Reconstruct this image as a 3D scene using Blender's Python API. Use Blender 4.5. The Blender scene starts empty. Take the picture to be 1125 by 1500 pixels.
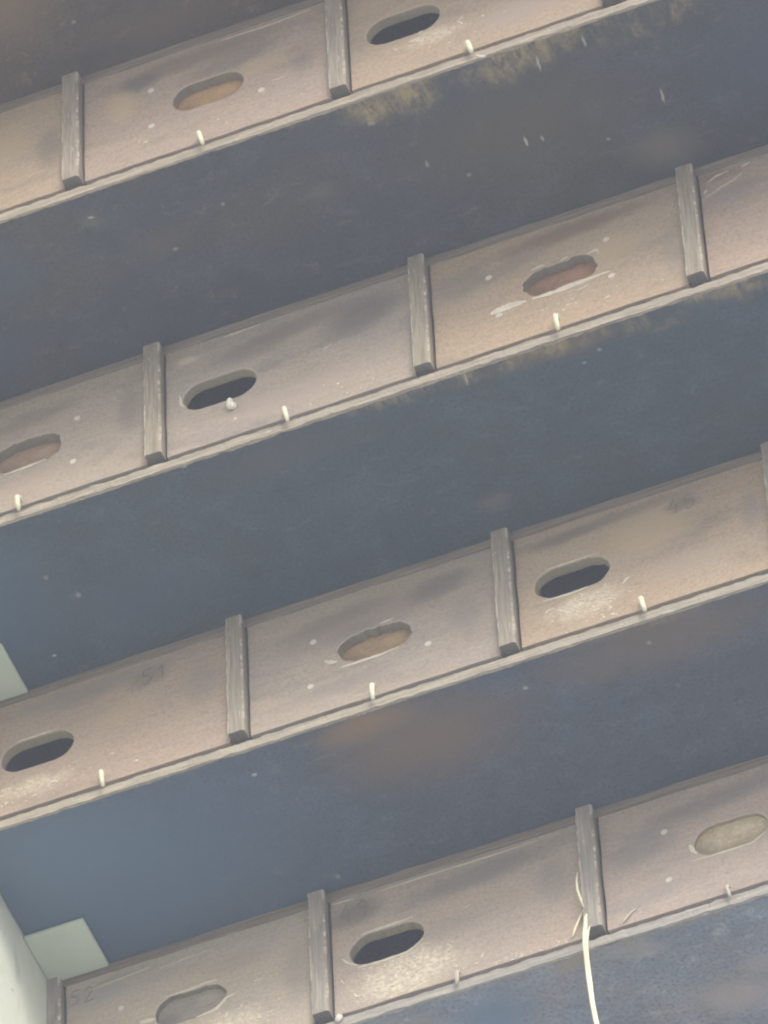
import bpy, bmesh, math, random
from mathutils import Vector, Matrix, noise
rnd = random.Random(7)
S = bpy.context.scene
COL = S.collection
GZ = 8.10                      # height of the topmost underside above the ground
W, H, D = 0.30, 0.208165, 0.219756   # box width, tier pitch, set-back per tier
TB, TS = 0.0135, 0.018         # board thickness, bottom of the front panels
YB, XL, XR = 1.50, -0.314, 0.90
BX0, BX1 = 0.2808, 0.2993      # batten, local to the box on its left

HAZE_C, HAZE_D = (.86, .915, 1.0, 1), .0185
# ------------------------------------------------------------------ helpers
def link(name, bm, mats, parent=None, smooth=False):
    me = bpy.data.meshes.new(name)
    bm.normal_update(); bm.to_mesh(me); bm.free()
    for m in (mats if isinstance(mats, (list, tuple)) else [mats]): me.materials.append(m)
    if smooth:
        for p in me.polygons: p.use_smooth = True
    o = bpy.data.objects.new(name, me); COL.objects.link(o)
    if parent: o.parent = parent
    return o
def thing(name, label, cat, loc, group=None):
    o = bpy.data.objects.new(name, None); COL.objects.link(o)
    o.location = loc; o.empty_display_size = .05
    o['label'] = label; o['category'] = cat
    if group: o['group'] = group
    return o
def tag(o, label, cat, group=None):
    o['label'] = label; o['category'] = cat
    if group: o['group'] = group
def dup(o, parent, loc):
    c = o.copy(); COL.objects.link(c); c.parent = parent; c.location = loc
    return c
def box(bm, x0, x1, y0, y1, z0, z1, mi=0):
    v = [bm.verts.new((x, y, z)) for x in (x0, x1) for y in (y0, y1) for z in (z0, z1)]
    for f in ((0,1,3,2),(4,6,7,5),(0,4,5,1),(2,3,7,6),(0,2,6,4),(1,5,7,3)):
        bm.faces.new([v[i] for i in f]).material_index = mi
    return v
def bevel_all(bm, w, seg=1):
    bmesh.ops.recalc_face_normals(bm, faces=bm.faces)
    bmesh.ops.bevel(bm, geom=list(bm.edges), offset=w, segments=seg, affect='EDGES', profile=.5)
def longbox(bm, axis, a0, a1, n, b, c, jit, seed, freq=40):
    """bar along axis, n slices, rectangle b x c with hand-worn edges"""
    rings = []
    for i in range(n+1):
        s = a0+(a1-a0)*i/n; ring = []
        for k, (p, q) in enumerate(((b[0], c[0]), (b[1], c[0]), (b[1], c[1]), (b[0], c[1]))):
            j1 = (noise.noise((s*freq, k*7.3+seed, 0))+.5*noise.noise((s*freq*4, k*3.3, seed)))*jit; j2 = (noise.noise((s*freq, k*5.1+seed, 9))+.6*noise.noise((s*freq*4.3, k*2.1, seed+3)))*jit
            co = {'x': (s, p+j1, q+j2), 'z': (p+j1, q+j2, s)}[axis]
            ring.append(bm.verts.new(co))
        rings.append(ring)
    for i in range(n):
        for k in range(4):
            bm.faces.new((rings[i][k], rings[i][(k+1) % 4], rings[i+1][(k+1) % 4], rings[i+1][k]))
    bm.faces.new(rings[0]); bm.faces.new(rings[-1])
    bmesh.ops.recalc_face_normals(bm, faces=bm.faces)
def tube(bm, pts, rad, seg=7, flat=1.0):
    rings = []
    for i, p in enumerate(pts):
        p = Vector(p); a = Vector(pts[max(i-1, 0)]); b = Vector(pts[min(i+1, len(pts)-1)])
        t = (b-a).normalized(); u = t.cross(Vector((0, 1, 0))).normalized(); v = t.cross(u)
        r = rad[i] if isinstance(rad, (list, tuple)) else rad
        rings.append([bm.verts.new(p+u*r*math.cos(2*math.pi*k/seg)+v*r*flat*math.sin(2*math.pi*k/seg)) for k in range(seg)])
    for i in range(len(rings)-1):
        for k in range(seg):
            bm.faces.new((rings[i][k], rings[i][(k+1) % seg], rings[i+1][(k+1) % seg], rings[i+1][k]))
    bm.faces.new(rings[0]); bm.faces.new(rings[-1])
    bmesh.ops.recalc_face_normals(bm, faces=bm.faces)

# ------------------------------------------------------------------ materials
class NT:
    def __init__(s, name):
        s.m = bpy.data.materials.new(name); s.m.use_nodes = True
        s.t = s.m.node_tree; s.b = s.t.nodes['Principled BSDF']
        s.co = s.n('ShaderNodeTexCoord').outputs['Object']
    def n(s, typ, **kw):
        nd = s.t.nodes.new(typ)
        for k, v in kw.items(): setattr(nd, k, v)
        return nd
    def put(s, sock, v):
        if isinstance(v, bpy.types.NodeSocket): s.t.links.new(v, sock)
        else: sock.default_value = v
    def math(s, op, a, b=0.0, c=None, clamp=False):
        nd = s.n('ShaderNodeMath', operation=op, use_clamp=clamp)
        s.put(nd.inputs[0], a); s.put(nd.inputs[1], b)
        if c is not None: s.put(nd.inputs[2], c)
        return nd.outputs[0]
    def mix(s, f, a, b, blend='MIX'):
        nd = s.n('ShaderNodeMix', data_type='RGBA', blend_type=blend)
        s.put(nd.inputs[0], f)
        for i, v in ((6, a), (7, b)):
            s.put(nd.inputs[i], v if isinstance(v, bpy.types.NodeSocket) else (*v, 1))
        return nd.outputs[2]
    def map(s, loc=(0,0,0), rot=(0,0,0), sc=(1,1,1), typ='POINT', vec=None):
        nd = s.n('ShaderNodeMapping', vector_type=typ)
        s.put(nd.inputs['Vector'], vec or s.co)
        nd.inputs['Location'].default_value = loc; nd.inputs['Rotation'].default_value = rot
        nd.inputs['Scale'].default_value = sc
        return nd.outputs[0]
    def noise(s, scale, detail=4, rough=.55, sc=(1,1,1), loc=(0,0,0), rot=(0,0,0), out='Fac', dist=0):
        nd = s.n('ShaderNodeTexNoise')
        s.put(nd.inputs['Vector'], s.map(loc, rot, sc)); nd.inputs['Scale'].default_value = scale
        nd.inputs['Detail'].default_value = detail; nd.inputs['Roughness'].default_value = rough
        nd.inputs['Distortion'].default_value = dist
        return nd.outputs[out]
    def ramp(s, v, a, b, lo=0.0, hi=1.0, smooth=True):
        nd = s.n('ShaderNodeMapRange', interpolation_type='SMOOTHSTEP' if smooth else 'LINEAR')
        s.put(nd.inputs[0], v); nd.inputs[1].default_value = a; nd.inputs[2].default_value = b
        nd.inputs[3].default_value = lo; nd.inputs[4].default_value = hi
        return nd.outputs[0]
    def spot(s, c, r, ang=0.0, axis='y', soft=0.0, vec=None):
        """soft ellipse patch, for stains and painted light, at c (local metres) with radii r, on a face normal to axis"""
        big = 10.0
        if axis == 'y': loc=(c[0],0,c[1]); rot=(0,-ang,0); sc=(r[0],big,r[1])
        elif axis == 'z': loc=(c[0],c[1],0); rot=(0,0,ang); sc=(r[0],r[1],big)
        else: loc=(0,c[0],c[1]); rot=(ang,0,0); sc=(big,r[0],r[1])
        nd = s.n('ShaderNodeVectorMath', operation='LENGTH')
        s.put(nd.inputs[0], s.map(loc, rot, sc, 'TEXTURE', vec))
        return s.ramp(nd.outputs['Value'], 1.0, soft)
    def warp(s, scale, amt, loc=(0,0,0)):
        c = s.noise(scale, 3, .6, out='Color', loc=loc)
        v = s.n('ShaderNodeVectorMath', operation='SUBTRACT'); s.put(v.inputs[0], c); v.inputs[1].default_value=(.5,.5,.5)
        m = s.n('ShaderNodeVectorMath', operation='SCALE'); s.put(m.inputs[0], v.outputs[0]); m.inputs['Scale'].default_value = amt
        a = s.n('ShaderNodeVectorMath', operation='ADD'); s.put(a.inputs[0], s.co); s.put(a.inputs[1], m.outputs[0])
        return a.outputs[0]
    def done(s, col, rough=.8, bump=None, dist=.0005, strength=.5, spec=.3):
        s.put(s.b.inputs['Base Color'], col if isinstance(col, bpy.types.NodeSocket) else (*col, 1))
        s.put(s.b.inputs['Roughness'], rough); s.b.inputs['Specular IOR Level'].default_value = spec
        if bump is not None:
            nd = s.n('ShaderNodeBump'); nd.inputs['Strength'].default_value = strength
            nd.inputs['Distance'].default_value = dist; s.put(nd.inputs['Height'], bump)
            s.t.links.new(nd.outputs[0], s.b.inputs['Normal'])
        return s.m

def panel_mat(name, seed, tint, spots=(), crust=None, grey=.6, speck=.5):
    """weathered film-faced plywood, grain along x.  spots: (x,z,rx,rz,ang,colour,strength)"""
    t = NT(name); L = (seed*3.17, seed*1.3, seed*2.71)
    base = tint
    dark = tuple(c*k for c, k in zip(tint, (.60, .60, .62)))
    warm = tuple(c*k for c, k in zip(tint, (1.10, 1.02, .90)))
    big = t.noise(1.0, 4, .62, (7, 7, 13), L, (0, .10, 0))
    c = t.mix(t.ramp(big, .38, .66), base, warm)
    sm = t.noise(1.0, 5, .62, (6, 6, 17), (L[0]+9, L[1], L[2]), (0, .16, 0), dist=.6)
    c = t.mix(t.math('MULTIPLY', t.ramp(sm, .48, .74), grey), c, dark)
    sml = t.noise(1.0, 5, .75, (120, 120, 190), (L[0]+1, L[1], L[2]+3), (0, .25, 0), dist=.5)
    c = t.mix(t.math('MULTIPLY', t.ramp(sml, .52, .68), .48), c, tuple(k*m for k, m in zip(tint, (.64, .60, .57))))
    c = t.mix(t.math('MULTIPLY', t.ramp(sml, .46, .32), .45), c, tuple(k*m for k, m in zip(tint, (1.25, 1.22, 1.16))))
    gr = t.noise(1.0, 5, .7, (22, 22, 300), L)
    c = t.mix(t.math('MULTIPLY', t.ramp(gr, .38, .70), .36), c, tuple(k*.62 for k in base))
    fine = t.noise(260, 4, .75, loc=L)
    mott = t.noise(1.0, 5, .7, (55, 55, 95), L, (0, .2, 0), dist=.8)
    c = t.mix(t.math('MULTIPLY', t.ramp(mott, .36, .62), .42), c, tuple(k*m for k, m in zip(tint, (1.16, 1.12, 1.02))))
    c = t.mix(t.math('MULTIPLY', t.ramp(mott, .54, .72), .55), c, tuple(k*m for k, m in zip(tint, (.66, .62, .60))))
    c = t.mix(t.math('MULTIPLY', t.ramp(fine, .44, .64), .45), c, tuple(k*.55 for k in base))
    w = t.warp(60, .010, L)
    for (x, z, rx, rz, a, colr, st) in spots:
        c = t.mix(t.math('MULTIPLY', t.spot((x, z), (rx, rz), a, 'y', .25, w), st), c, colr)
    # pale scuffs lying along the grain
    sc = t.noise(1.0, 4, .7, (30, 30, 130), (L[0]+4, L[1]+2, L[2]), (0, .05, 0))
    sm2 = t.noise(11, 2, .5, loc=(L[0], 3, L[2]))
    c = t.mix(t.math('MULTIPLY', t.math('MULTIPLY', t.ramp(sc, .66, .74), t.ramp(sm2, .45, .62)), speck), c, (.62, .55, .47))
    if crust:
        x, z, rx, rz, st = crust
        m = t.spot((x, z), (rx, rz), .05, 'y', .2, t.warp(35, .035, L))
        cn = t.noise(170, 5, .72, loc=L)
        f = t.math('MULTIPLY', m, t.math('MULTIPLY', t.ramp(cn, .34, .68), st))
        c = t.mix(t.math('MULTIPLY', m, .35*min(1, st)), c, (.60, .50, .37))
        c = t.mix(f, c, (.80, .71, .55))
    bm_ = t.math('ADD', t.math('MULTIPLY', gr, .5), t.math('MULTIPLY', fine, .5))
    return t.done(c, t.ramp(sm, .3, .7, .62, .85), bm_, .0006, .35, .35)

def wood_mat(name, colr, axis='z', seed=0, fleck=.6, lo=.55):
    t = NT(name); L = (seed*2.3, seed, seed*5.1)
    sc = {'z': (420, 420, 16), 'x': (16, 300, 420)}[axis]
    g = t.noise(1.0, 5, .65, sc, L)
    c = t.mix(t.ramp(g, .3, .72), tuple(k*lo for k in colr), colr)
    b = t.noise(1, 4, .6, {'z': (60, 60, 14), 'x': (14, 60, 60)}[axis], L)
    c = t.mix(t.math('MULTIPLY', t.ramp(b, .45, .7), .45), c, tuple(k*.62 for k in colr))
    f = t.noise(1.0, 3, .6, {'z': (330, 330, 28), 'x': (40, 260, 260)}[axis], (L[0]+5, 2, L[2]))
    c = t.mix(t.math('MULTIPLY', t.ramp(f, .66, .74), fleck), c, (.72, .68, .60))
    return t.done(c, .85, g, .0010, .6, .2)

def underside_mat(name, seed, base, brown, cover, spots=(), marks=(), fringe=(), sc=1.0):
    t = NT(name); L = (seed*4.1, seed*2.2, seed)
    n1 = t.noise(1.0, 5, .6, (3.2, 4.2, 3), L, dist=.5)
    c = t.mix(t.math('MULTIPLY', t.ramp(n1, .38, .68), cover), base, brown)
    n2 = t.noise(16, 6, .65, loc=L)
    c = t.mix(t.math('MULTIPLY', t.ramp(n2, .42, .72), .45), c, tuple(k*1.7+.015 for k in base))
    n4 = t.noise(1.0, 6, .72, (38, 60, 30), (L[0]+6, L[1], L[2]), (0, 0, .2), dist=.6)
    c = t.mix(t.math('MULTIPLY', t.ramp(n4, .54, .72), .55), c, tuple(k*2.0+.012 for k in brown))
    c = t.mix(t.math('MULTIPLY', t.ramp(n4, .46, .30), .5), c, tuple(k*.45 for k in base))
    n3 = t.noise(260, 4, .8, loc=L)
    c = t.mix(t.math('MULTIPLY', t.ramp(n3, .40, .30), .5), c, tuple(k*1.9+.01 for k in base))
    c = t.mix(t.math('MULTIPLY', t.ramp(n3, .48, .66), .7), c, tuple(k*.4 for k in base))
    dust = t.noise(240, 2, .5, loc=(3, L[1], L[2]))
    c = t.mix(t.math('MULTIPLY', t.ramp(dust, .74, .82), .35), c, (.40, .40, .38))
    w = t.warp(28, .03, L)
    for (x, y, rx, ry, a, colr, st) in spots:
        c = t.mix(t.math('MULTIPLY', t.spot((x, y), (rx, ry), a, 'z', .05, w), st), c, colr)
    # old droppings and web streaks running back from the front edge
    if fringe:
        st = t.noise(1.0, 6, .75, (70, 22, 40), (L[0]+2, L[1], 0), (0, 0, .15), dist=.7)
        st2 = t.noise(190, 3, .7, loc=L)
        k = t.math('MULTIPLY', t.math('MULTIPLY', t.ramp(st, .30, .72), t.ramp(st2, .05, .62)), t.ramp(t.noise(17, 3, .55, loc=(L[1], L[0], 0)), .40, .58, .12, 1.0))
        w2 = t.warp(45, .022, L)
        for (x, y, rx, ry, s_) in fringe:
            f = t.math('MULTIPLY', t.spot((x, y), (rx, ry), 0, 'z', .1, w2), t.math('MULTIPLY', k, s_))
            c = t.mix(f, c, (.33, .26, .135))
    w3 = t.warp(150, .004, L)
    for (x, y, rx, ry, a, s_) in marks:
        c = t.mix(t.math('MULTIPLY', t.spot((x, y), (rx, ry), a, 'z', .3, w3), s_), c, (.55, .54, .49))
    return t.done(c, t.ramp(n2, .3, .7, .42, .62), t.math('ADD', n2, n3), .0005, .22, .4)

def flat_mat(name, colr, rough=.7, scale=300, amt=.3, spec=.3, dark=.6):
    t = NT(name)
    n = t.noise(scale, 4, .65); n2 = t.noise(scale*.12, 3, .6)
    c = t.mix(t.math('MULTIPLY', t.ramp(n, .4, .75), amt), colr, tuple(k*dark for k in colr))
    c = t.mix(t.math('MULTIPLY', t.ramp(n2, .4, .7), amt*.8), c, tuple(k*dark for k in colr))
    return t.done(c, rough, n, .0005, .3, spec)

M_raw = flat_mat('raw_wood', (.70, .63, .50), .85, 500, .45)
M_raw_old = flat_mat('old_cut_wood', (.42, .36, .245), .85, 420, .5)
M_cutgrey = flat_mat('grey_cut_wood', (.28, .245, .19), .85, 420, .5)
M_inside = flat_mat('box_inside', (.16, .17, .19), .85, 60, .2)
M_peg = flat_mat('peg_plastic', (.80, .78, .58), .5, 400, .12, .4, .8)
M_peg_old = flat_mat('weathered_peg', (.52, .48, .40), .75, 400, .3, .3, .7)
M_screw = flat_mat('filled_screw', (.66, .61, .53), .7, 600, .2)
M_straw = flat_mat('straw', (.88, .81, .58), .55, 260, .22, .3, .8)
M_pencil = flat_mat('pencil_mark', (.135, .12, .108), .8, 500, .6, .2, 2.2)
M_crust = flat_mat('dried_droppings', (.72, .64, .50), .9, 700, .35)
M_rail = wood_mat('rail_wood', (.33, .27, .21), 'x', 3, .15)

# ------------------------------------------------------------------ front panel with slot
def slot_outline(x0, x1, z0, z1, jit, seed, skew=0.0, n=18):
    r = (z1-z0)/2; zc = (z0+z1)/2; pts = []
    for i in range(n+1):
        a = -math.pi/2+math.pi*i/n; pts.append((x1-r+math.cos(a)*r, zc+math.sin(a)*r))
    m = 22
    for i in range(1, m): pts.append((x1-r+(x0+r-x1+r)*i/m, z1))
    for i in range(n+1):
        a = math.pi/2+math.pi*i/n; pts.append((x0+r+math.cos(a)*r, zc+math.sin(a)*r))
    for i in range(1, m): pts.append((x0+r+(x1-r-x0-r)*i/m, z0))
    out = []
    for i, (x, z) in enumerate(pts):
        j = (noise.noise((x*260, z*260, seed*3.3))*.7+noise.noise((x*120, z*120, seed*1.3))*.7)*jit+noise.noise((x*45, z*45, seed*5.3+2))*jit*1.2
        dx, dz = x-(x0+x1)/2, (z-zc)*2.4; l = math.hypot(dx, dz) or 1
        out.append((x+dx/l*j, z+dz/l*j+skew*(x-(x0+x1)/2)))
    return out
def make_panel(parent, slot, mats, cham, jit, seed, lab=None):
    """mats: face, worn rim, cut inside"""
    x0, x1, z0, z1 = .0031, BX0-.0006, TS, H-.0135
    bm = bmesh.new()
    outer = []
    for (ax, az, bx, bz, n) in ((x0, z0, x1, z0, 26), (x1, z0, x1, z1, 14), (x1, z1, x0, z1, 26), (x0, z1, x0, z0, 14)):
        for i in range(n):
            u = i/n; x = ax+(bx-ax)*u; z = az+(bz-az)*u
            e = noise.noise((x*30, z*30, seed*1.7))*.0009
            outer.append(bm.verts.new((x+(e if az != bz else 0), 0, z+(e if az == bz else 0))))
    eo = [bm.edges.new((outer[i], outer[(i+1) % len(outer)])) for i in range(len(outer))]
    ed = list(eo); hole = []
    if slot:
        hole = [bm.verts.new((x, 0, z)) for x, z in slot_outline(*slot, jit, seed)]
        eh = [bm.edges.new((hole[i], hole[(i+1) % len(hole)])) for i in range(len(hole))]
        ed += eh
    bmesh.ops.triangle_fill(bm, use_beauty=True, use_dissolve=False, edges=ed)
    for f in list(bm.faces):
        if f.normal.y > 0: f.normal_flip()
    g = bmesh.ops.extrude_face_region(bm, geom=list(bm.faces))
    vs = [v for v in g['geom'] if isinstance(v, bmesh.types.BMVert)]
    bmesh.ops.translate(bm, verts=vs, vec=(0, .012, 0))
    bmesh.ops.recalc_face_normals(bm, faces=bm.faces)
    bm.normal_update()
    for f in bm.faces:
        if abs(f.normal.y) < .5:
            cx = sum(v.co.x for v in f.verts)/len(f.verts); cz = sum(v.co.z for v in f.verts)/len(f.verts)
            ins = x0+.004 < cx < x1-.004 and z0+.004 < cz < z1-.004
            f.material_index = 2 if ins else 1
    if slot:
        hs = set(hole)
        es = [e for e in bm.edges if e.verts[0] in hs and e.verts[1] in hs]
        es = [e for e in es if any(abs(f.normal.y) < .5 for f in e.link_faces) and any(abs(f.normal.y) > .5 for f in e.link_faces)
              and abs(e.verts[0].co.y) < 1e-5]
        r = bmesh.ops.bevel(bm, geom=es, offset=cham, segments=2, affect='EDGES', profile=.5, material=1)
    return link('front_panel', bm, mats, parent)

def ribbon(bm, pts, widths, y=-.0005, th=.0007):
    n = len(pts); A = []
    for i, (x, z) in enumerate(pts):
        a = pts[max(i-1, 0)]; b = pts[min(i+1, n-1)]
        dx, dz = b[0]-a[0], b[1]-a[1]; l = math.hypot(dx, dz) or 1; nx, nz = -dz/l, dx/l
        w = widths[i]/2
        A.append([bm.verts.new((x+nx*w, y, z+nz*w)), bm.verts.new((x-nx*w, y, z-nz*w)),
                  bm.verts.new((x-nx*w, y+th, z-nz*w)), bm.verts.new((x+nx*w, y+th, z+nz*w))])
    for i in range(n-1):
        for k in range(4): bm.faces.new((A[i][k], A[i][(k+1) % 4], A[i+1][(k+1) % 4], A[i+1][k]))
    bm.faces.new(A[0]); bm.faces.new(A[-1])
    bmesh.ops.recalc_face_normals(bm, faces=bm.faces)
DIG = {'5': [[(.9, 1), (.25, .98), (.2, .58), (.6, .62), (.88, .35), (.6, .04), (.15, .1)]],
       '1': [[(.25, .78), (.55, 1), (.55, 0)]],
       '4': [[(.6, 1), (.1, .35), (.95, .38)], [(.68, .65), (.66, 0)]],
       '8': [[(.5, .54), (.18, .78), (.5, 1), (.82, .78), (.5, .54), (.12, .25), (.5, 0), (.88, .25), (.5, .54)]],
       '9': [[(.85, .72), (.5, .5), (.15, .75), (.5, 1), (.85, .75), (.8, .35), (.6, 0)]],
       '2': [[(.12, .78), (.5, 1), (.85, .75), (.1, .02), (.95, .02)]]}
def number(parent, txt, x, z, h, wd):
    bm = bmesh.new()
    for i, ch in enumerate(txt):
        for st in DIG[ch]:
            pts = []
            for a, b in zip(st[:-1], st[1:]):
                for k in range(4): pts.append((a[0]+(b[0]-a[0])*k/4, a[1]+(b[1]-a[1])*k/4))
            pts.append(st[-1])
            P = [(x+(i-len(txt)/2)*h*.72+px*h*.58, z+pz*h-h/2+px*.001) for px, pz in pts]
            ribbon(bm, P, [wd*(.55+.6*abs(noise.noise((px*40, pz*90, i)))) for px, pz in P], -.0003, .0004)
    return link('pencil_number', bm, M_pencil, parent)
def disc(parent, x, z, r, mat, name='screw_head', y=-.0006):
    bm = bmesh.new(); n = 12
    a = [bm.verts.new((x+math.cos(2*math.pi*k/n)*r*(1+.12*noise.noise((k*.9, x*90, z*90))), y, z+math.sin(2*math.pi*k/n)*r)) for k in range(n)]
    b = [bm.verts.new((v.co.x+(v.co.x-x)*.12, .001, v.co.z+(v.co.z-z)*.12)) for v in a]
    bm.faces.new(a)
    for k in range(n): bm.faces.new((a[k], a[(k+1) % n], b[(k+1) % n], b[k]))
    bmesh.ops.recalc_face_normals(bm, faces=bm.faces)
    return link(name, bm, mat, parent)
def lump(bm, x, y, z, rx, ry, rz, seed):
    r = bmesh.ops.create_icosphere(bm, subdivisions=1, radius=1)
    for v in r['verts']:
        k = 1+.45*noise.noise(v.co*1.6+Vector((seed*3.1, seed, 0)))
        v.co = Vector((x+v.co.x*rx*k, y+v.co.y*ry*k, z+v.co.z*rz*k))
def droppings(parent, cx, cz, sx, sz, n, seed, big=1.0, floor=.0):
    r = random.Random(seed); bm = bmesh.new(); k = 0
    while k < n:
        x = r.gauss(cx, sx); z = r.gauss(cz, sz)
        if not (.006 < x < BX0-.004 and TS+.001 < z < cz+sz*1.6): continue
        s = big*r.uniform(.0004, .0013)*(1.6 if r.random() < .12 else 1)
        lump(bm, x, 0, z, s*r.uniform(.8, 2.4), s*.55, s*r.uniform(.7, 1.5), k+seed); k += 1
    o = link('droppings', bm, M_crust, parent, True); o['kind'] = 'stuff'
    return o
def peg_proto(mat, flat):
    bm = bmesh.new()
    # a round pin through the lower edge of the panel, drooping a little forward
    if flat: pts = [(0, .004, .031), (0, -.004, .0295), (0, -.0075, .024), (0, -.0065, .014), (0, -.004, .008)]; rad = [.0022, .0024, .0024, .0022, .0016]
    else: pts = [(0, .004, .0335), (0, -.006, .0335), (.0002, -.0102, .030), (.0008, -.0098, .020), (.0014, -.0070, .0095)]; rad = [.0024, .0027, .0028, .0027, .0021]
    tube(bm, pts, rad, 10)
    return bm

# ------------------------------------------------------------------ the tiers (frames)
UL = {  # underside materials, in the local metres of each tier
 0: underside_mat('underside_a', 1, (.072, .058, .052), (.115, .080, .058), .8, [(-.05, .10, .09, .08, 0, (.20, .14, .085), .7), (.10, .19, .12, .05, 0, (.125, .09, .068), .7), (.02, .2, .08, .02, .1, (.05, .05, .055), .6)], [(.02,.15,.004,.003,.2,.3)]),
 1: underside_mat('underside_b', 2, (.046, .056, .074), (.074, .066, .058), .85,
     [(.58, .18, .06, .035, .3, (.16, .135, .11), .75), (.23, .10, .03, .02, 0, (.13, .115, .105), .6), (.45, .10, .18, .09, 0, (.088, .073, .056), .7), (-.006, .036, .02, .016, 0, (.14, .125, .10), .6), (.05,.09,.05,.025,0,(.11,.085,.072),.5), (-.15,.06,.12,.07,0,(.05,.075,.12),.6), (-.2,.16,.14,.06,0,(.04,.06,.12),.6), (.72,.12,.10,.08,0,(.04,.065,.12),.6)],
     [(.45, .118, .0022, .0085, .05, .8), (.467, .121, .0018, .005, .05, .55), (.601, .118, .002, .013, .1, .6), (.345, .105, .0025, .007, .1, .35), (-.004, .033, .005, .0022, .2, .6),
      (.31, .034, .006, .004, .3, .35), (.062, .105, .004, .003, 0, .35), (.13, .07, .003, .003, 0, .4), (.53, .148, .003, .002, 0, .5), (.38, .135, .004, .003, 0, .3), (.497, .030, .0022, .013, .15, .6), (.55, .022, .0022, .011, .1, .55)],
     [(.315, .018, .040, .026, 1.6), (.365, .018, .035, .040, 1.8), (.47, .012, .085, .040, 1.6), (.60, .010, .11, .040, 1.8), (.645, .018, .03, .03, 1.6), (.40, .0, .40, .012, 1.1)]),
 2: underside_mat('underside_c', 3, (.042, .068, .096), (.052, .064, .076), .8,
     [(.299, .175, .03, .018, .3, (.13, .125, .125), .7), (.43, .012, .12, .020, 0, (.14, .11, .07), .7), (-.15, .117, .012, .008, 0, (.15, .16, .17), .6), (-.27, .10, .16, .16, .2, (.06, .125, .21), .8), (-.10, .15, .14, .08, 0, (.05, .085, .14), .6), (.12, .03, .12, .04, 0, (.085, .08, .078), .5)],  # blue patches at the left end: lens glare painted into the board colour
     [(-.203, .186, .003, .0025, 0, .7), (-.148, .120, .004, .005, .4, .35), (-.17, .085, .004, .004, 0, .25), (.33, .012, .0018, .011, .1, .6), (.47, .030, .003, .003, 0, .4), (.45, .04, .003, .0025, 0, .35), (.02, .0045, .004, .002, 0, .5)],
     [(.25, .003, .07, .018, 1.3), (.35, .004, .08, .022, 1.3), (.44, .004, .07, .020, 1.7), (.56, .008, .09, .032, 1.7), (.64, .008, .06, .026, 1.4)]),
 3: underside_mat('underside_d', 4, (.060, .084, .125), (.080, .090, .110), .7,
     [(-.20, .12, .34, .24, .1, (.078, .140, .225), .9), (-.28, .06, .18, .13, .1, (.11, .175, .25), .75), (.17, .06, .16, .085, 0, (.17, .115, .088), .85), (.12, .018, .08, .032, 0, (.25, .16, .09), .85), (.44, .03, .20, .06, 0, (.16, .122, .095), .75), (.56, .10, .10, .06, 0, (.06, .07, .10), .5)],  # blue spots at the left paint in bluish veiling glare; brown ones are stains
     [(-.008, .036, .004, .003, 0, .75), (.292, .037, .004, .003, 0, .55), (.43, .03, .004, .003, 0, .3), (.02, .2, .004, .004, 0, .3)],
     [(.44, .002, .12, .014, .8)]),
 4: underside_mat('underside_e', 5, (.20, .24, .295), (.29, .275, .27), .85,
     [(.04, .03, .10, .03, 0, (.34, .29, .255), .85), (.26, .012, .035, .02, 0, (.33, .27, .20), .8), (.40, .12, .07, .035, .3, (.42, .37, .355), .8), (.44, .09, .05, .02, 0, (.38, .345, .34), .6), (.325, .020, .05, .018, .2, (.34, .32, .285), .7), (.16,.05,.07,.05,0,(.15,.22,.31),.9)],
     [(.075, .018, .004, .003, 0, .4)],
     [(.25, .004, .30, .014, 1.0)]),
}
EDGE = [wood_mat('board_edge_%s' % 'abcde'[k], c, 'x', 11+k, .75, .50) for k, c in enumerate(
    ((.42, .36, .28), (.52, .445, .345), (.50, .435, .345), (.51, .45, .36), (.50, .465, .415)))]
BAT = [wood_mat('batten_%s' % 'abcd'[k], c, 'z', 21+k*3, .95, .55) for k, c in enumerate(
    ((.44, .372, .295), (.44, .376, .285), (.44, .38, .305), (.455, .41, .355)))]
t = NT('worn_arris'); n_ = t.noise(1.0, 4, .7, (60, 60, 55), (3, 1, 2)); n2_ = t.noise(300, 4, .7)
M_arris = t.done(t.mix(t.ramp(n_, .42, .58), (.36, .315, .255), (.66, .61, .51)), .85, n2_, .0006, .4, .2)
def batten_mesh(seed):
    bm = bmesh.new()
    # front slat with worn arrises; its lower end is sawn square
    zs = [TS+.001+(H-.0008-TS-.001)*i/36 for i in range(37)]; rings = []
    for i, z in enumerate(zs):
        q = [(BX0, .011), (BX0, -.0092), (BX0+.0014, -.0105), (BX1-.0022, -.0105), (BX1, -.0085), (BX1, .011)]
        ring = []
        for k, (x, y) in enumerate(q):
            j = (noise.noise((z*55, k*4.7, seed))+.8*noise.noise((z*160, k*2.7, seed+4)))*.0008 if 0 < k < 5 else 0
            ring.append(bm.verts.new((x+j, y+abs(j)*.8, z)))
        rings.append(ring)
    for i in range(len(zs)-1):
        for k in range(6):
            f = bm.faces.new((rings[i][k], rings[i][(k+1) % 6], rings[i+1][(k+1) % 6], rings[i+1][k]))
            if k in (1, 3): f.material_index = 2
    bm.faces.new(rings[0]).material_index = 1; bm.faces.new(rings[-1]).material_index = 1
    bmesh.ops.recalc_face_normals(bm, faces=bm.faces)
    return bm
M_end = flat_mat('dark_end_grain', (.17, .15, .125), .9, 380, .7)

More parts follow.
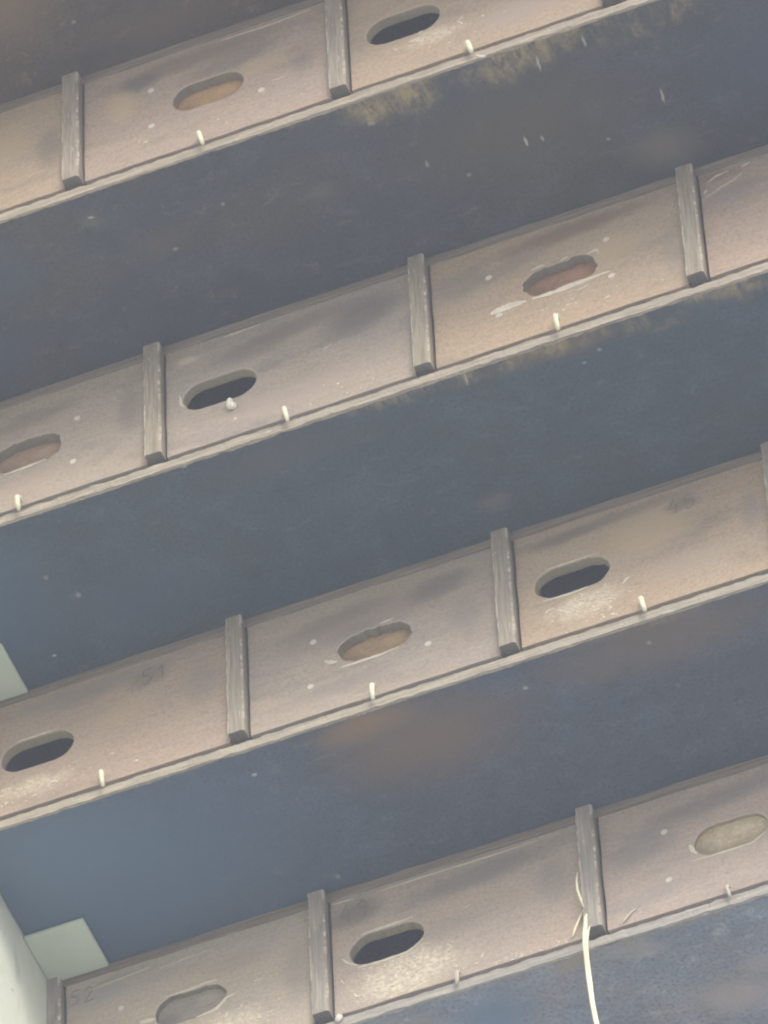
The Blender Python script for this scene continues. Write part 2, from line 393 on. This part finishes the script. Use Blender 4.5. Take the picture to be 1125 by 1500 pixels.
TIER_LABEL = [
 'brown-grey boarded underside filling the top left corner, above the highest row of slotted panels',
 'wide dark underside with yellowish webby stains along its pale front edge, below the highest slots',
 'dark slate underside with thin yellow fringe, between the second and third rows of slotted panels',
 'blue-grey underside with a large rusty brown stain, directly above the lowest row of slotted panels',
 'lowest underside, pale cloudy blue-grey, behind the hanging straw at the bottom edge',
]
tiers = []
batten_first = {}
for k in range(5):
    e = thing('nest_box_tier', TIER_LABEL[k], 'boarded tier', (0, k*D, GZ-k*H), 'stepped tiers of the nest box tower')
    tiers.append(e)
    bm = bmesh.new(); box(bm, XL, XR, .0042, YB-k*D, 0, TB)
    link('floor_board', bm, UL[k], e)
    bm = bmesh.new(); longbox(bm, 'x', XL, XR, 420, (.0003, .0040), (-.0001, TB-.0016), .0011, k*3.3, 75)
    link('edge_strip', bm, EDGE[k], e)
    if k == 0: continue
    bm = bmesh.new(); longbox(bm, 'x', XL, XR, 60, (-.0012, .012), (H-.0128, H-.0006), .0007, k*1.9, 40)
    link('top_rail', bm, M_rail, e)
    for j in range(-1, 4):
        if j == -1:
            bm = batten_mesh(k+.5); 
            b = link('batten', bm, [BAT[k-1], M_end, M_arris], e)
            b.location.x = j*W-BX1-.0002+0.0; batten_first[k] = b
        else:
            bm = batten_mesh(k*1.7+j*.9)
            b = link('batten', bm, [BAT[k-1], M_end, M_arris], e); b.location.x = j*W-BX1-.0002

# ------------------------------------------------------------------ the nest boxes
GRP = 'slotted nest boxes in the stepped rows'
PINK, YEL, GREYP = (.418, .328, .266), (.438, .342, .252), (.402, .340, .290)
C_ = (.103, .1835, .0825, .128)      # slot in the middle of the panel
L_ = (.0215, .104, .082, .128)       # slot near the left batten
G = (.155, .135, .12); CRM = (.66, .57, .44); YE2 = (.50, .38, .24); GL = (.25, .225, .205)
# (tier, column): label, slot, kind, tint, spots, crust, chamfer, jitter
BX = {
 (1,0): ('leftmost panel of the highest row, its slot outside the photo', C_, 'blocked', YEL, [(.20,.13,.05,.05,.2,YE2,.6),(.262,.10,.022,.05,0,G,.5),(.16,.07,.05,.02,.3,GL,.5)], None, .0012, .0004),
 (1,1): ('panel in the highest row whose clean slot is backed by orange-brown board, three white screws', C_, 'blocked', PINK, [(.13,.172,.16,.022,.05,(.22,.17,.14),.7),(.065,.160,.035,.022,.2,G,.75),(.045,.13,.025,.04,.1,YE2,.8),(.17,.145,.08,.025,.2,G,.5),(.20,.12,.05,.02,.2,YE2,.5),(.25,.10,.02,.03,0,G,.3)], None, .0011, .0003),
 (1,2): ('panel with an open dark slot cut off by the top edge, highest row', L_, 'open', YEL, [(.05,.17,.05,.03,.1,YE2,.6),(.2,.06,.08,.03,.1,PINK,.7)], (.095,.066,.05,.016,.6), .0016, .0003),
 (1,3): ('nest box panel at the right end of the highest row', C_, 'blocked', PINK, [], None, .0012, .0004),
 (2,0): ('leftmost panel of the second row, brown blocked slot with rough dark upper lip', C_, 'blocked', GREYP, [(.15,.16,.08,.02,.1,G,.4),(.26,.12,.02,.06,0,G,.4),(.11,.05,.1,.02,.1,PINK,.6)], None, .0010, .0026),
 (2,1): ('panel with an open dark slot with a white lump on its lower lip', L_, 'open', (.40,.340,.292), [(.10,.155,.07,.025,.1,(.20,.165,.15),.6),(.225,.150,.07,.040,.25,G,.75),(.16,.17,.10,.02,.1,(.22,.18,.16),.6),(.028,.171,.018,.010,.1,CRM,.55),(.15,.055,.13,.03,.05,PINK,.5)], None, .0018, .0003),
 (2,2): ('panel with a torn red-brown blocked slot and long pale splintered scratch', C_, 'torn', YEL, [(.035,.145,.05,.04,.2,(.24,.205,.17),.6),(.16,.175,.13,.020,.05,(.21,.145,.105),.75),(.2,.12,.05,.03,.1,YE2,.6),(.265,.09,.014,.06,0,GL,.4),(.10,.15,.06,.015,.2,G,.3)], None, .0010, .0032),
 (2,3): ('panel cut off by the right edge of the second row, no slot in view', C_, 'blocked', PINK, [(.02,.185,.03,.012,.0,(.24,.17,.12),.6),(.04,.15,.04,.02,.2,GL,.5),(.03,.165,.035,.003,.5,CRM,.6)], None, .0012, .0004),
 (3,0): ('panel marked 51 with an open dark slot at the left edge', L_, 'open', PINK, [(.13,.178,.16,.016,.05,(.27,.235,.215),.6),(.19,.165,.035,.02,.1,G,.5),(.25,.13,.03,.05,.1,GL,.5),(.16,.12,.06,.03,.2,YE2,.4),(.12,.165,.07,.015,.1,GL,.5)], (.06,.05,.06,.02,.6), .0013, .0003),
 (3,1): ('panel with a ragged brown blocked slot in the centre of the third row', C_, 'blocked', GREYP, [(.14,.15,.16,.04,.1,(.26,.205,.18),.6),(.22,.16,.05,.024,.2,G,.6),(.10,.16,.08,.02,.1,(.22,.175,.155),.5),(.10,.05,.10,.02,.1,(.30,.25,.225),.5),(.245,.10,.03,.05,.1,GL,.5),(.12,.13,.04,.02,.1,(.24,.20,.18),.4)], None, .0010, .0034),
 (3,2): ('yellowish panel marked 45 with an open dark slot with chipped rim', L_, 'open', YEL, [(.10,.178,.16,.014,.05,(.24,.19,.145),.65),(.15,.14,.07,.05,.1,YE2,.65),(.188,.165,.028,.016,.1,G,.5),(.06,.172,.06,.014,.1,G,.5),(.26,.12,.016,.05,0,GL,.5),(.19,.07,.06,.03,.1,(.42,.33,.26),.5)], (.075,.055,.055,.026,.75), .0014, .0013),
 (3,3): ('nest box panel beyond the right edge of the third row', C_, 'blocked', PINK, [], None, .0012, .0004),
 (4,0): ('panel in the bottom left corner with a grey blocked slot, beside pale green wall', C_, 'grey', (.47,.405,.345), [(.04,.165,.05,.025,0,(.33,.315,.31),.6),(.20,.15,.05,.02,.1,(.36,.30,.25),.5),(.262,.10,.02,.07,0,GL,.4)], (.19,.055,.05,.03,.7), .0013, .0016),
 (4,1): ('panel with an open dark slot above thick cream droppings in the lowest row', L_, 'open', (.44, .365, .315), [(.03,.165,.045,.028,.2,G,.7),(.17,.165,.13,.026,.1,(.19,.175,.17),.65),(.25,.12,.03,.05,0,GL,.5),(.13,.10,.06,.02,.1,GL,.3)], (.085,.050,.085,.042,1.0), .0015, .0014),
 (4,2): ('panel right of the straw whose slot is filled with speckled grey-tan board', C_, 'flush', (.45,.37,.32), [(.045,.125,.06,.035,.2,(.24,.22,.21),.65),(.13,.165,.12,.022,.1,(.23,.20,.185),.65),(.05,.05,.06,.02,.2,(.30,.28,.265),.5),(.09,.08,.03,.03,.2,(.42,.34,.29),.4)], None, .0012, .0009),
 (4,3): ('nest box panel beyond the right edge of the lowest row', C_, 'blocked', PINK, [], None, .0012, .0004),
}
SCREWS = {(1,0): [], (1,1): [(.079,.1406),(.2032,.0737),(.0791,.0762)], (2,0): [(.2016,.1353),(.1968,.0642)], (2,2): [(.0666,.1406),(.0746,.0714),(.1971,.1389),(.1992,.0749)],
          (3,1): [(.076,.1351),(.0709,.0651),(.202,.073)], (4,0): [(.0657,.133)], (4,2): [(.0726,.1398),(.0728,.065)]}
NUM = {(3,0): ('51', .1981, .1665, .024, .0016), (3,2): ('45', .1891, .1650, .024, .0013), (4,1): ('49', .0310, .1690, .026, .0014), (4,0): ('52', .0225, .1710, .022, .0010)}
BOARD = {(1,1): (.45,.285,.15), (1,0): (.33,.23,.14), (2,0): (.33,.235,.165), (2,2): (.33,.185,.11), (3,1): (.38,.26,.15), (4,0): (.31,.275,.24), (4,2): (.42,.34,.22), (2,3): (.3,.2,.13), (1,3): (.3,.2,.13), (3,3): (.3,.2,.13), (4,3): (.3,.2,.13)}
peg_new = peg_old = None
for (k, i), (lab, slot, kind, tint, spots, crust, cham, jit) in BX.items():
    sd = k*5+i*1.37
    t = thing('nest_box', lab, 'nest box', ((i-1)*W, k*D, GZ-k*H), GRP)
    pm = panel_mat('panel_ply_%s%s' % ('abcd'[k-1], 'abcd'[i]), sd, tint, spots, crust, .78, .75)
    cut = M_cutgrey if kind in ('blocked', 'torn', 'grey') else M_raw_old
    rim = flat_mat('worn_rim_%s%s' % ('abcd'[k-1], 'abcd'[i]), tuple(q*1.12 for q in tint), .8, 300, .35)
    make_panel(t, slot, [pm, rim, cut], cham, jit, sd)
    # the box behind: side boards, back board
    bm = bmesh.new()
    box(bm, .0001, .0022, .0125, .20, TS-.003, H-.001); box(bm, .2772, .2800, .0125, .20, TS-.003, H-.001)
    box(bm, .0003, .2800, .2003, .206, TS-.003, H-.001)
    link('box_shell', bm, M_inside, t)
    if kind != 'open':
        yb = {'blocked': .0122, 'torn': .0122, 'grey': .007, 'flush': .0045}[kind]
        bm = bmesh.new()
        if kind in ('blocked', 'torn'): box(bm, .058, .222, yb, yb+.009, .060, .150)
        else:
            o = slot_outline(slot[0]+.0004, slot[1]-.0004, slot[2]+.0004, slot[3]-.0004, jit, sd)
            a = [bm.verts.new((x, yb, z)) for x, z in o]; b = [bm.verts.new((x, yb+.012, z)) for x, z in o]
            bm.faces.new(a); bm.faces.new(b)
            for q in range(len(a)): bm.faces.new((a[q], a[(q+1) % len(a)], b[(q+1) % len(b)], b[q]))
            bmesh.ops.recalc_face_normals(bm, faces=bm.faces)
        bmat = panel_mat('slot_board_%s%s' % ('abcd'[k-1], 'abcd'[i]), sd+40, BOARD[(k, i)], [(.115,.095,.022,.02,.3,tuple(c*.6 for c in BOARD[(k,i)]),.75),(.16,.115,.02,.012,.2,tuple(c*1.3 for c in BOARD[(k,i)]),.5),(.14,.088,.04,.006,.1,tuple(c*.6 for c in BOARD[(k,i)]),.6)], (.145,.11,.05,.02,.5) if kind == 'flush' else None, .5, .3)
        o = link('slot_board', bm, bmat, t)
        o['label'] = {'blocked': 'brown board closing the slot from behind', 'torn': 'red-brown board behind the torn slot', 'grey': 'grey board filling the slot', 'flush': 'speckled tan board filling the slot'}[kind]
    for (x, z) in SCREWS.get((k, i), []): disc(t, x, z, .0036, M_screw)
    if (k, i) in NUM: number(t, *NUM[(k, i)])
    old = k == 4
    proto = peg_old if old else peg_new
    if proto is None:
        o = link('retaining_peg', peg_proto(M_peg, old), M_peg_old if old else M_peg, t, True); o.location = (.1385, 0, -.003)
        if old: peg_old = o
        else: peg_new = o
    else:
        o = dup(proto, t, (.1385+rnd.uniform(-.0012, .0015), 0, rnd.uniform(-.0045, -.002)))
        o.rotation_euler = (rnd.uniform(-.03, .03), rnd.uniform(-.14, .10), rnd.uniform(-.25, .25))
        o.scale = (rnd.uniform(.82, 1.12), rnd.uniform(.85, 1.05), rnd.uniform(.80, 1.02))
    # droppings below the open holes
    dr = {(1,2): (.10,.062,.03,.010,40), (3,0): (.055,.045,.035,.012,60), (3,2): (.075,.05,.035,.016,90), (4,1): (.080,.046,.040,.019,190), (2,2): (.15,.05,.04,.012,22), (4,0): (.19,.05,.03,.018,60), (2,1): (.2,.04,.05,.01,10), (1,1): (.12,.05,.07,.02,10)}.get((k, i))
    if dr: droppings(t, *dr, seed=int(sd*10))
    sm_ = {(4,1): (.085, .052, .045, .016, 20), (3,2): (.075, .056, .032, .012, 10), (1,2): (.09, .066, .025, .010, 8), (3,0): (.05, .048, .03, .01, 6), (4,0): (.195, .06, .025, .014, 7)}.get((k, i))
    if sm_:
        bm = bmesh.new(); r = random.Random(int(sd*31))
        for q in range(sm_[4]):
            x = min(max(r.gauss(sm_[0], sm_[2]), .012), .25); z = max(r.gauss(sm_[1], sm_[3]), TS+.006); z = min(z, .078); a = r.uniform(-.5, 2.0); P = []; Wd = []
            n = r.randint(4, 8); w0 = r.uniform(.0009, .0020)
            for u in range(n):
                P.append((x, z)); Wd.append(w0*(.45+.8*math.sin(math.pi*(u+.5)/n))); a += r.uniform(-.7, .7)
                x += math.cos(a)*.0019; z += math.sin(a)*.0016; x = min(max(x, .006), BX0-.004); z = min(max(z, TS+.002), .0805)
            ribbon(bm, P, Wd, -.0008, .0012)
        o = link('dropping_smears', bm, M_crust, t); o['kind'] = 'stuff'
    if (k, i) == (4, 1):
        bm = bmesh.new(); r = random.Random(5)
        for q in range(60): lump(bm, r.uniform(.18, .262), 0, TS+.0008+abs(r.gauss(0, .005)), r.uniform(.0006,.002), .0006, r.uniform(.0004,.001), q)
        o = link('droppings', bm, M_crust, t, True); o['kind'] = 'stuff'
    # torn, pale grain round the slots
    def torn(lines):
        for pts, wd in lines:
            bm = bmesh.new(); n = 14; P = []; Wd = []
            for q in range(n+1):
                u = q/n*(len(pts)-1); a = int(min(u, len(pts)-2)); f = u-a
                P.append((pts[a][0]+(pts[a+1][0]-pts[a][0])*f, pts[a][1]+(pts[a+1][1]-pts[a][1])*f+noise.noise((q*.7, sd, pts[0][0]*99))*.0006))
                Wd.append(wd*(.25+.75*math.sin(math.pi*min(1, q/n+.04)))*(1+.6*noise.noise((q*.9, sd*2, wd*999))))
            ribbon(bm, P, [max(.0003, w_) for w_ in Wd], -.0006, .0012)
            link('torn_grain', bm, M_raw, t)
    if (k, i) == (2, 2): torn([([(.066,.0775),(.085,.0805),(.105,.0800)], .0115), ([(.112,.0800),(.135,.0790),(.160,.0815),(.198,.0835)], .0070), ([(.113,.129),(.124,.131),(.128,.130)], .002), ([(.146,.129),(.155,.1315)], .002), ([(.176,.125),(.186,.128),(.188,.118)], .0025), ([(.16,.068),(.175,.073)], .0014)])
    if (k, i) == (3, 1): torn([([(.104,.0800),(.125,.0795),(.150,.0800),(.170,.0830)], .0035), ([(.088,.098),(.096,.092),(.102,.091)], .0055), ([(.150,.130),(.165,.132)], .002)])
    if (k, i) == (2, 0): torn([([(.118,.0800),(.145,.0810),(.166,.0835)], .0028)])
    if (k, i) == (4, 0): torn([([(.116,.128),(.140,.1285),(.165,.1310),(.176,.130)], .0030), ([(.150,.0820),(.172,.0850),(.184,.098),(.198,.101)], .0042), ([(.086,.1015),(.104,.0995)], .0060)])
    if (k, i) == (4, 1): torn([([(.036,.1290),(.060,.1300),(.094,.1320)], .0034), ([(.013,.1010),(.020,.092),(.030,.0840)], .0030), ([(.030,.0805),(.06,.0790),(.087,.0805),(.104,.094)], .0034)])
    if (k, i) == (2, 1): torn([([(.0185,.115),(.0195,.100),(.026,.090)], .0028), ([(.070,.190),(.11,.192)], .0016), ([(.180,.112),(.190,.117)], .0012), ([(.195,.115),(.203,.118)], .0010)])
    if (k, i) == (4, 2): torn([([(.0985,.108),(.1010,.098),(.1060,.090)], .0045), ([(.10,.0815),(.14,.0808),(.165,.0815),(.18,.092)], .0022)])
    if (k, i) == (4, 1): torn([([(.060,.1875),(.10,.1885),(.17,.1878),(.235,.1888)], .0016), ([(.005,.19),(.03,.1885)], .0014), ([(.15,.120),(.158,.122)], .0012)])
    if (k, i) == (4, 0): torn([([(.03,.176),(.06,.179),(.10,.183)], .0014), ([(.11,.176),(.17,.181)], .0010), ([(.215,.11),(.226,.111)], .0016)])
    if (k, i) == (1, 1): torn([([(.16,.188),(.22,.186),(.262,.189)], .0014), ([(.215,.083),(.232,.0835)], .0012)])
    if (k, i) == (3, 0): torn([([(.040,.1295),(.060,.1292),(.085,.1300)], .0022)])
    if (k, i) == (3, 2): torn([([(.035,.130),(.06,.1295),(.095,.1300)], .0020), ([(.030,.0805),(.06,.0790),(.09,.0815)], .0026)])
    if (k, i) == (1, 2): torn([([(.015,.19),(.03,.197),(.05,.20)], .0016)])
    if (k, i) == (2, 3): torn([([(.012,.178),(.022,.184),(.036,.186)], .0028), ([(.050,.186),(.060,.189)], .0022), ([(.007,.160),(.010,.166)], .0026)])

# ------------------------------------------------------------------ small loose things
bm = bmesh.new()
lump(bm, 0, 0, 0, .0052, .0045, .0050, 3); lump(bm, -.001, -.001, .0065, .0036, .0034, .0042, 8)
bmesh.ops.subdivide_edges(bm, edges=list(bm.edges), cuts=1, smooth=.6)
o = link('dried_dropping', bm, flat_mat('white_lump', (.74, .71, .62), .8, 300, .25), None, True)
o.location = (.0766, D*2-.0030, GZ-2*H+.0650)
tag(o, 'small white lump stuck to the lower lip of the open slot in the second row', 'dropping')
bm = bmesh.new(); lump(bm, 0, 0, 0, .0042, .003, .0046, 11); bmesh.ops.subdivide_edges(bm, edges=list(bm.edges), cuts=1, smooth=.6)
o = link('dried_dropping', bm, bpy.data.materials['white_lump'], None, True); o.location = (.0075, D*4-.0022, GZ-4*H+.0105)
tag(o, 'small white lump on the lowest board edge, beside a batten at the bottom edge', 'dropping')
# hanging straw: a main blade plus its thin strands
st = thing('hanging_straw', 'long pale straw hanging from the lower end of a batten in the lowest row', 'straw', (.287, 4*D-.018, GZ-.80))
def P(x, z, y=-.0): return (x-.287, y, z+.80)
bm = bmesh.new()
tube(bm, [P(.2862,-.796,.004), P(.2858,-.806), P(.2862,-.822,-.004), P(.2868,-.840,-.010), P(.2872,-.860,-.013), P(.2874,-.885,-.013), P(.2878,-.910,-.012), P(.2888,-.945,-.011), P(.2908,-.975,-.010), P(.2965,-1.01,-.009), P(.3020,-1.05,-.008)],
     [.0010,.0019,.0023,.0028,.0030,.0027,.0030,.0026,.0026,.0021,.0012], 8, .5)
link('blade', bm, M_straw, st, True)
bm = bmesh.new()
tube(bm, [P(.2890,-.818,.002), P(.2892,-.835,-.006), P(.2890,-.858,-.0135), P(.2884,-.885,-.0145), P(.2886,-.905,-.013)], [.0007,.0014,.0017,.0015,.0006], 6, .6)
link('strand', bm, M_straw, st, True)
bm = bmesh.new()
tube(bm, [P(.2800,-.730,.0035), P(.2792,-.745,.001), P(.2796,-.760,.000), P(.2822,-.775,.001), P(.2836,-.785,.003)], [.0005,.0011,.0014,.0013,.0006], 6, .6)
link('strand', bm, M_straw, st, True)
bm = bmesh.new()
tube(bm, [P(.2795,-.7745,.0155), P(.2745,-.787,.0150), P(.2693,-.800,.0150), P(.2655,-.8105,.0155)], [.0008,.0014,.0017,.0010], 6, .5)
link('strand', bm, M_straw, st, True)
bm = bmesh.new()
tube(bm, [(0,0,0), (-.006,-.0008,-.005), (-.011,-.0012,-.011), (-.0145,-.001,-.0165)], [.0005,.0009,.0013,.0010], 6, .5)
o = link('straw_fragment', bm, flat_mat('pale_straw', (.72,.64,.52), .7, 300, .2), None, True); o.location = (.3352, 4*D-.0016, GZ-.7965)
tag(o, 'short pale straw stuck to the panel just right of the batten with the hanging straw', 'straw')
bm = bmesh.new()
tube(bm, [(0,0,0), (.002,-.002,-.006), (.006,-.002,-.009), (.010,-.001,-.009)], [.0008,.0017,.0017,.0010], 7, .8)
o = link('straw_fragment', bm, bpy.data.materials['pale_straw'], None, True); o.location = (.4415, D-.0030, GZ-H+.0015)
tag(o, 'tiny pale curl hanging from the board edge under the peg of the highest open slot', 'straw')

# ------------------------------------------------------------------ housing: side wall, plates, back, roof, mast
t = NT('green_wall'); n = t.noise(9, 5, .6); n2 = t.noise(300, 4, .7); n3 = t.noise(1, 4, .7, (30, 60, 12))
c = t.mix(t.math('MULTIPLY', t.ramp(n, .42, .7), .5), (.73, .765, .65), (.61, .655, .55))
c = t.mix(t.math('MULTIPLY', t.ramp(n3, .55, .75), .35), c, (.48, .50, .42))
c = t.mix(t.math('MULTIPLY', t.ramp(n2, .55, .8), .2), c, (.42, .44, .38))
c = t.mix(t.math('MULTIPLY', t.spot((.7788, -.738), (.006, .0016), .3, 'x', .2, t.warp(90, .004)), .7), c, (.2, .2, .17))
c = t.mix(t.math('MULTIPLY', t.spot((.79, -.69), (.012, .03), .2, 'x', .2, t.warp(40, .02)), .35), c, (.36, .37, .30))
M_wall = t.done(c, .65, t.math('ADD', n2, n3), .0010, .4, .3)
M_plate = flat_mat('green_plate', (.60, .67, .555), .6, 120, .18, .35, .8)
hs = thing('tower_side_wall', 'pale green painted side wall and its square corner plates at the left end of the tiers', 'wall', (0, 0, GZ))
bm = bmesh.new(); box(bm, XL-.09, XL-.0012, -.35, YB, -1.55, .30)
link('wall_panel', bm, M_wall, hs)
for k in (0, 1, 2, 3):
    bm = bmesh.new(); box(bm, XL-.0008, -.2470, D-.0735, D-.0022, -.0062, -.0012); bevel_all(bm, .0010)
    o = link('corner_plate', bm, [M_plate], hs); o.location = (0, k*D, -k*H)
M_back = flat_mat('back_board', (.2, .19, .17), .8, 60, .3)
bm = bmesh.new(); box(bm, XL-.0006, XR, YB+.002, YB+.03, -4*H-.001, .33)
link('back_board', bm, M_back, hs)
bm = bmesh.new(); box(bm, XL-.09, XR+.05, -.40, YB+.06, .3004, .33)
link('roof_board', bm, M_back, hs)
bm = bmesh.new(); box(bm, XL, XR, .0, .015, TB+.001, .2996)
link('upper_board', bm, flat_mat('upper_ply', (.35, .28, .24), .8, 120, .4), hs)
prof = [(0, .2995)]
for k in range(5): prof += [(k*D, -k*H+.0)] if k == 0 else [(k*D, -(k-1)*H), (k*D, -k*H)]
prof += [(YB, -4*H), (YB, .2995)]
bm = bmesh.new()
a = [bm.verts.new((XR+.0008, y, z)) for y, z in prof]; b = [bm.verts.new((XR+.03, y, z)) for y, z in prof]
bm.faces.new(a); bm.faces.new(b)
for q in range(len(a)): bm.faces.new((a[q], a[(q+1) % len(a)], b[(q+1) % len(b)], b[q]))
bmesh.ops.recalc_face_normals(bm, faces=bm.faces)
bmesh.ops.triangulate(bm, faces=[f for f in bm.faces if len(f.verts) > 4])
link('end_board', bm, M_back, hs)
bm = bmesh.new(); longbox(bm, 'z', -GZ-.3, -4*H-.002, 20, (.16, .42), (1.18, 1.44), .004, 2, 3)
link('mast', bm, flat_mat('mast_timber', (.22, .18, .14), .8, 40, .4), hs)

# ------------------------------------------------------------------ ground
t = NT('paving'); n = t.noise(.6, 5, .6); n2 = t.noise(14, 5, .7)
c = t.mix(t.ramp(n, .35, .65), (.45, .44, .42), (.37, .365, .35))
c = t.mix(t.math('MULTIPLY', t.ramp(n2, .4, .7), .4), c, (.28, .27, .255))
M_g = t.done(c, .9, n2, .01, .4, .2)
bm = bmesh.new(); R_ = 40
v = [bm.verts.new((x, y, 0)) for x, y in ((-R_, -R_), (R_, -R_), (R_, R_), (-R_, R_))]; bm.faces.new(v)
g = link('ground', bm, M_g); g['kind'] = 'structure'

# ------------------------------------------------------------------ air
hm = bpy.data.materials.new('haze_air'); hm.use_nodes = True; nt = hm.node_tree
nt.nodes.remove(nt.nodes['Principled BSDF']); pv = nt.nodes.new('ShaderNodeVolumePrincipled')
pv.inputs['Color'].default_value = HAZE_C; pv.inputs['Density'].default_value = HAZE_D; pv.inputs['Anisotropy'].default_value = 0.0
nt.links.new(pv.outputs[0], nt.nodes['Material Output'].inputs['Volume'])
bm = bmesh.new(); box(bm, -42, 42, -42, 42, -1.0, GZ+1.2)
hz = link('haze', bm, hm); hz['kind'] = 'stuff'

# ------------------------------------------------------------------ light
SUN_EL, SUN_AZ = math.radians(38), math.radians(140)    # azimuth clockwise from +Y: behind the camera, to the right
w = bpy.data.worlds.new('World'); S.world = w; w.use_nodes = True
bg = w.node_tree.nodes['Background']; sk = w.node_tree.nodes.new('ShaderNodeTexSky')
sk.sky_type = 'NISHITA'; sk.sun_disc = False; sk.sun_elevation = SUN_EL; sk.sun_rotation = SUN_AZ
sk.air_density = 1.0; sk.dust_density = 2.5
w.node_tree.links.new(sk.outputs[0], bg.inputs[0]); bg.inputs[1].default_value = .10
ld = bpy.data.lights.new('sun', 'SUN'); ld.energy = 1.85; ld.angle = math.radians(40); ld.color = (1, .95, .87)
lo = bpy.data.objects.new('sun', ld); COL.objects.link(lo)
d_ = Vector((math.sin(SUN_AZ)*math.cos(SUN_EL), math.cos(SUN_AZ)*math.cos(SUN_EL), math.sin(SUN_EL)))
lo.rotation_euler = d_.to_track_quat('Z', 'Y').to_euler(); lo.location = d_*30+Vector((0, 0, GZ))

# ------------------------------------------------------------------ camera
cd = bpy.data.cameras.new('camera'); co = bpy.data.objects.new('camera', cd); COL.objects.link(co)
cd.sensor_fit = 'HORIZONTAL'; cd.sensor_width = 36; cd.lens = 36*10927.3/1125; cd.clip_start = .1; cd.clip_end = 2000
Rw = ((.9304562, .3648195, -.0340277), (-.3055300, .7212588, -.6216407), (-.2022439, .5888060, .7825631))
co.matrix_world = Matrix(((Rw[0][0], -Rw[1][0], -Rw[2][0], 1.762105), (Rw[0][1], -Rw[1][1], -Rw[2][1], -3.999909),
                          (Rw[0][2], -Rw[1][2], -Rw[2][2], -6.504823+GZ), (0, 0, 0, 1)))
S.camera = co
S.render.engine = 'CYCLES'
S.cycles.filter_width = 2.2
S.view_settings.view_transform = 'Standard'; S.view_settings.look = 'None'
S.view_settings.exposure = 1.5; S.view_settings.gamma = 1
